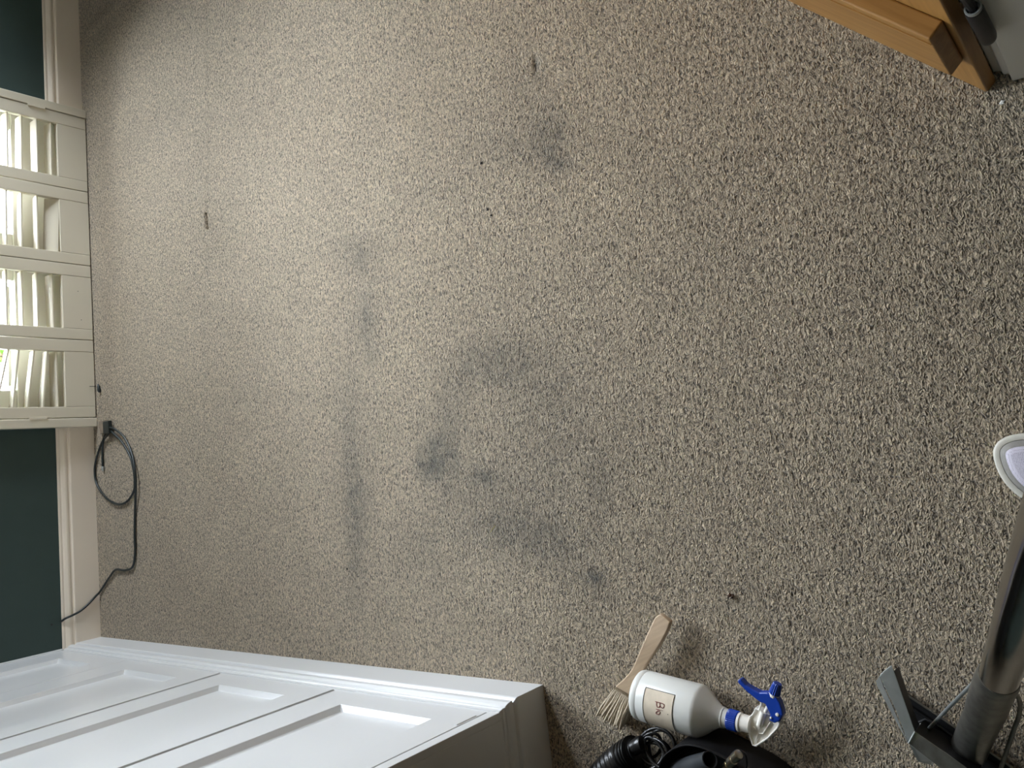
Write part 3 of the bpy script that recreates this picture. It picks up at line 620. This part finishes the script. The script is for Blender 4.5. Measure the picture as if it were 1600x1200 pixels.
# tubes
TB = [at(1512, 1176, .020), at(1524, 1146, .06), at(1540, 1110, .12), at(1552, 1076, .18)]
MB().tube(spline(TB, 6), [.0270]*19, 40).build('socket', m_dullsteel, wd_, smooth=True)
TU = [at(1553, 1084, .165), at(1576, 1010, .30), at(1603, 915, .42), at(1636, 812, .55), at(1680, 700, .72), at(1710, 630, .85)]
MB().tube(spline(TU, 8), .0252, 48).build('tube', m_chrome, wd_, smooth=True)
MB().tube(spline(TB[2:]+[TU[1]*.4+TU[0]*.6], 4), [.0280, .0282, .0282, .0282, .0282, .0282, .0282, .0280, .0262], 40).build('coupling', m_dullsteel, wd_, smooth=True)
MB().tube(q3([(1443, 1147, .020), (1486, 1102, .09), (1531, 1057, .16)]), .0030, 10).build('brace_rod', m_steel, wd_, smooth=True)
MB().tube(spline(q3([(1580, 1078, .20), (1590, 1088, .17), (1594, 1102, .14), (1591, 1122, .11), (1584, 1140, .09), (1562, 1206, .02), (1558, 1216, .012)]), 6), .0034, 12).build('solution_pipe', m_dullsteel, wd_, smooth=True)

# ------------------------------------------------------------------ extraction machine at the lower edge
mzt = .11
mo = [(1044, 1215), (1058, 1188), (1062, 1176), (1068, 1160), (1076, 1150), (1090, 1141), (1108, 1137), (1130, 1141), (1150, 1149.5), (1180, 1165), (1210, 1181.5), (1234, 1199), (1265, 1230), (1290, 1300), (1270, 1420), (1100, 1470), (1010, 1380), (1015, 1290)]
mo = [tuple(p) for p in spline(mo+[mo[0]], 4)[:-1]]
mt = thing('extraction_machine', 'black plastic carpet cleaning machine with round hose inlet at the lower edge', 'cleaning machine', at(1150, 1260, 0))
rim_pts = [at(x, y, .012) for x, y in mo]; cen = sum(rim_pts)/len(rim_pts)
def ring(k, z): return [np.array([*(cen+(p-cen)*k)[:2], z]) for p in rim_pts]
levels = [(0.985, .003), (1.0, .010), (1.0, .05), (1.0, mzt-.02), (1.0, mzt-.010), (1.0, mzt-.003), (.985, mzt), (.965, mzt-.002), (.955, mzt-.014), (.935, mzt-.018), (.925, mzt-.030), (.88, mzt-.036), (.865, mzt-.024), (.845, mzt-.022), (.80, mzt-.040)]
vs = []; 
for k, z_ in levels: vs += ring(k, z_)
n = len(mo); mb = MB(); mb.add(vs, [(i*n+k, i*n+(k+1) % n, (i+1)*n+(k+1) % n, (i+1)*n+k) for i in range(len(levels)-1) for k in range(n)]+[tuple(range(n))[::-1], tuple(range((len(levels)-1)*n, len(levels)*n))])
mb.build('housing', m_black, mt, smooth=True, ang=50)
ia, ib = at(1109, 1187, mzt+.022), at(1064, 1206, mzt-.03)
iax = (ia-ib); il = np.linalg.norm(iax); iax /= il
m_greyp = noisy(mat('scuffed_grey_plastic', (.040, .045, .050), .38), 18, .5, .1)
MB().lathe([(0, .024), (il*.9, .0165), (il, .0160), (il, .0140), (il*.75, .0135), (il*.5, .0130)], 36, ib, iax).build('hose_inlet', m_greyp, mt, smooth=True)
ca, cb_ = at(1155, 1178, mzt+.012), at(1133, 1200, mzt-.004)
cx_ = cb_-ca; cl = np.linalg.norm(cx_)
MB().lathe([(0, .0065), (.001, .0085), (cl*.30, .0088), (cl*.31, .0070), (cl*.40, .0070), (cl*.41, .0090), (cl*.62, .0090), (cl*.63, .0068), (cl*.75, .0068), (cl*.76, .0082), (cl, .008)], 24, ca, cx_).build('quick_connector', m_brass, mt, smooth=True, ang=30)
MB().tube(spline([at(x, y, mzt+.002) for x, y in ((1138, 1198), (1141, 1182), (1152, 1172), (1164, 1178), (1167, 1194), (1163, 1206))], 5), .0018, 8).build('connector_guard', m_black, mt, smooth=True)

# black hose end and cable bundle
hs = thing('vacuum_hose', 'black ribbed vacuum hose lying beside the looped black cable at the lower edge', 'hose', at(960, 1200, 0))
hb = MB(); path = spline([at(996, 1172, .040), at(980, 1180, .037), at(955, 1200, .034), at(930, 1230, .033), at(905, 1290, .033)], 26)
hb.tube(path, [(.022 if k < 8 else .0300)+(.0036 if k % 6 < 3 else 0) for k in range(len(path))], 32)
hb.build('ribbed_hose', m_blackrub, hs, smooth=True, ang=60)
MB().tube(spline([at(990, 1169, .045), at(999, 1164, .045), at(1006, 1162, .044)], 4), [.016]*4+[.017]*4+[.013], 24).build('hose_cuff', m_blackrub, hs, smooth=True)
cl_ = thing('cable_bundle', 'glossy black cable wound in loose loops beside the ribbed hose', 'cable', at(1022, 1170, 0))
for k, (cx_, cy_, rx, ry, rot, z_, tl) in enumerate([(1026, 1167, 28, 29, 0, .030, .010), (1017, 1165, 16, 20, 20, .022, -.008), (1018, 1178, 27, 24, 35, .036, .014), (1036, 1172, 21, 32, -15, .014, .006), (1012, 1182, 20, 26, 60, .040, -.010), (1027, 1186, 30, 24, 80, .020, .012), (1024, 1176, 12, 27, -30, .045, .008)]):
    pp = []
    for j in range(33):
        a = 2*math.pi*j/32; c_, s_ = math.cos(math.radians(rot)), math.sin(math.radians(rot))
        x_, y_ = rx*math.cos(a), ry*math.sin(a); pp.append(at(cx_+x_*c_-y_*s_, cy_+x_*s_+y_*c_, max(.006, z_+tl*math.sin(a+k))))
    MB().tube(pp, .0034, 12).build('cable_turn', m_blackrub, cl_, smooth=True)

# ------------------------------------------------------------------ trainer at the right edge
sh = thing('trainer_shoe', 'grey and off-white trainer toe with lilac mesh pointing in from the right edge', 'shoe', at(1640, 745, 0))
soleo = [(1551, 711), (1551.5, 703), (1555, 695), (1562, 688), (1573, 682), (1588, 678.5), (1604, 677), (1640, 680), (1690, 700), (1760, 745), (1815, 790), (1838, 820), (1836, 845), (1815, 855), (1770, 850), (1720, 835), (1660, 815), (1625, 797), (1602, 783), (1585, 771), (1571, 757), (1560, 740), (1553.5, 723)]
so = [tuple(p) for p in spline(soleo+[soleo[0]], 5)[:-1]]
tr = [at(x, y, .022) for x, y in so]; cen = sum(tr)/len(tr)
def rg(k, z, dz=None): return [np.array([*(cen+(p-cen)*k)[:2], z]) for p in tr]
def inset(d, z):
    out = []; n = len(tr)
    for i in range(n):
        t = tr[(i+1) % n]-tr[i-1]; t /= np.linalg.norm(t); nn = np.array([-t[1], t[0], 0]); 
        if nn@(cen-tr[i]) < 0: nn = -nn
        q = tr[i]+nn*d; out.append(np.array([q[0], q[1], z]))
    for _ in range(int(d*900)):
        out = [out[i]*.5+(out[i-1]+out[(i+1) % n])*.25 for i in range(n)]
    return out
def loft(rings, name, m, cap=(True, True), **kw):
    n = len(rings[0]); mb = MB(); vs = [v for r_ in rings for v in r_]
    fs = [(i*n+k, i*n+(k+1) % n, (i+1)*n+(k+1) % n, (i+1)*n+k) for i in range(len(rings)-1) for k in range(n)]
    if cap[0]: fs.append(tuple(range(n))[::-1])
    if cap[1]: fs.append(tuple(range((len(rings)-1)*n, len(rings)*n)))
    mb.add(vs, fs); return mb.build(name, m, sh, smooth=True, ang=60, **kw)
loft([inset(.004, .001), inset(.000, .006), inset(0, .018), inset(.001, .0225), inset(.004, .0245), inset(.0095, .0235), inset(.0105, .020)], 'sole', m_sole)
loft([inset(.0098, .020), inset(.0112, .0285), inset(.014, .0335), inset(.019, .037)], 'toe_guard', m_toe)
loft([inset(.0185, .0355), inset(.0205, .0385), inset(.025, .0415), inset(.030, .0435)], 'mesh_upper', m_knit)
# upper body towards the ankle, outside the frame
hc = at(1745, 805, .02); fw_ = at(1600, 735, .02)-hc; fw_[2] = 0; fw_ /= np.linalg.norm(fw_); sdv = np.array([-fw_[1], fw_[0], 0])
def oval(c, a, b_, z): return [np.array([*(c+fw_*a*math.cos(t)+sdv*b_*math.sin(t))[:2], z]) for t in np.linspace(0, 2*math.pi, 24, endpoint=False)]
loft([oval(hc+fw_*.02, .095, .034, .036), oval(hc+fw_*.012, .080, .033, .055), oval(hc-fw_*.002, .062, .031, .075), oval(hc-fw_*.012, .050, .030, .092), oval(hc-fw_*.012, .044, .025, .094), oval(hc-fw_*.012, .042, .023, .070)], 'ankle_collar', m_toe)
mk = MB()
for (x, y) in ((1585.5, 743), (1588.5, 744.5), (1591.2, 746.6), (1593.6, 748.6), (1596.0, 750.4), (1598.6, 752)):
    p = at(x, y, .0385); mk.tube([p, p+np.array([.0016, .0010, 0])], .0006, 6)
mk.build('silver_print', m_silver, sh)

# ------------------------------------------------------------------ crumbs and bits on the carpet
def crumb(name, x, y, r, m, label, cat, sx=1.0, h=.5, rot=0):
    c = at(x, y, 0); bm = bmesh.new(); bmesh.ops.create_icosphere(bm, subdivisions=2, radius=1)
    for v in bm.verts:
        k = 1+.25*math.sin(v.co.x*5+x)+.2*math.sin(v.co.y*7+y); v.co = Vector((v.co.x*r*sx*k, v.co.y*r*k, v.co.z*r*h*k+r*h*.6))
    bmesh.ops.rotate(bm, verts=bm.verts, cent=(0, 0, 0), matrix=Matrix.Rotation(rot, 3, 'Z'))
    me = bpy.data.meshes.new(name); bm.to_mesh(me); bm.free()
    o = link(name, me, m); o.location = Vector([float(q) for q in c]); return tag(o, label, cat)
m_crumb = mat('dark_crumb', (.015, .012, .010), .9); m_paperbit = mat('white_paper_bit', (.85, .84, .80), .8); m_dryleaf = noisy(mat('dry_leaf', (.045, .018, .008), .8), 300, .5)
m_straw = mat('dry_straw', (.42, .36, .12), .7)
crumb('crumb', 752.5, 255, .0042, m_crumb, 'black crumb alone on the carpet in the upper middle', 'crumb', .7)
crumb('crumb', 762, 327, .0032, m_crumb, 'tiny dark fleck on the carpet just above a rounder black fleck', 'crumb', 1.6, .4, .6)
crumb('crumb', 768, 336.5, .0034, m_crumb, 'small black fleck on the carpet just below a thin dark fleck', 'crumb')
crumb('crumb', 543, 889, .0035, m_crumb, 'dark fleck at the lower end of the long grey streak', 'crumb', .8)
crumb('crumb', 1318+27, 1026, .0016, m_crumb, 'minute black speck on the carpet left of the steel wand head', 'crumb')
crumb('paper_scrap', 1566, 160, .0040, m_paperbit, 'white paper scrap on the carpet below the oak board end', 'paper scrap', 1.0, .3, .4)
dl = thing('dry_leaf', 'tiny dark brown dried leaf on the carpet above the spray bottle', 'leaf', at(1142, 932, 0))
mb = MB(); 
for (x, y, a, L) in ((1144, 933, -.9, .007), (1141, 930, .3, .006), (1139, 931, 2.6, .007), (1145, 930, .9, .005)):
    c = at(x, y, .004); d = np.array([math.cos(a), math.sin(a), .2]); e = np.array([-math.sin(a), math.cos(a), .3])*.45
    mb.add([c-d*L, c+e*L, c+d*L, c-e*L, c+np.array([0, 0, .003]), c-np.array([0, 0, .003])], [(0, 1, 4), (1, 2, 4), (2, 3, 4), (3, 0, 4), (1, 0, 5), (2, 1, 5), (3, 2, 5), (0, 3, 5)])
mb.build('leaf_blade', m_dryleaf, dl); MB().tube([at(1139, 932, .004), at(1133, 929, .005), at(1131, 928, .003)], .0007, 6).build('leaf_stalk', m_dryleaf, dl)
st = MB().tube([at(766, 832, .004), at(770, 826, .005), at(774, 821, .004)], .0008, 6).build('straw_stem', m_straw); tag(st, 'short yellow straw lying on the stained carpet', 'straw')
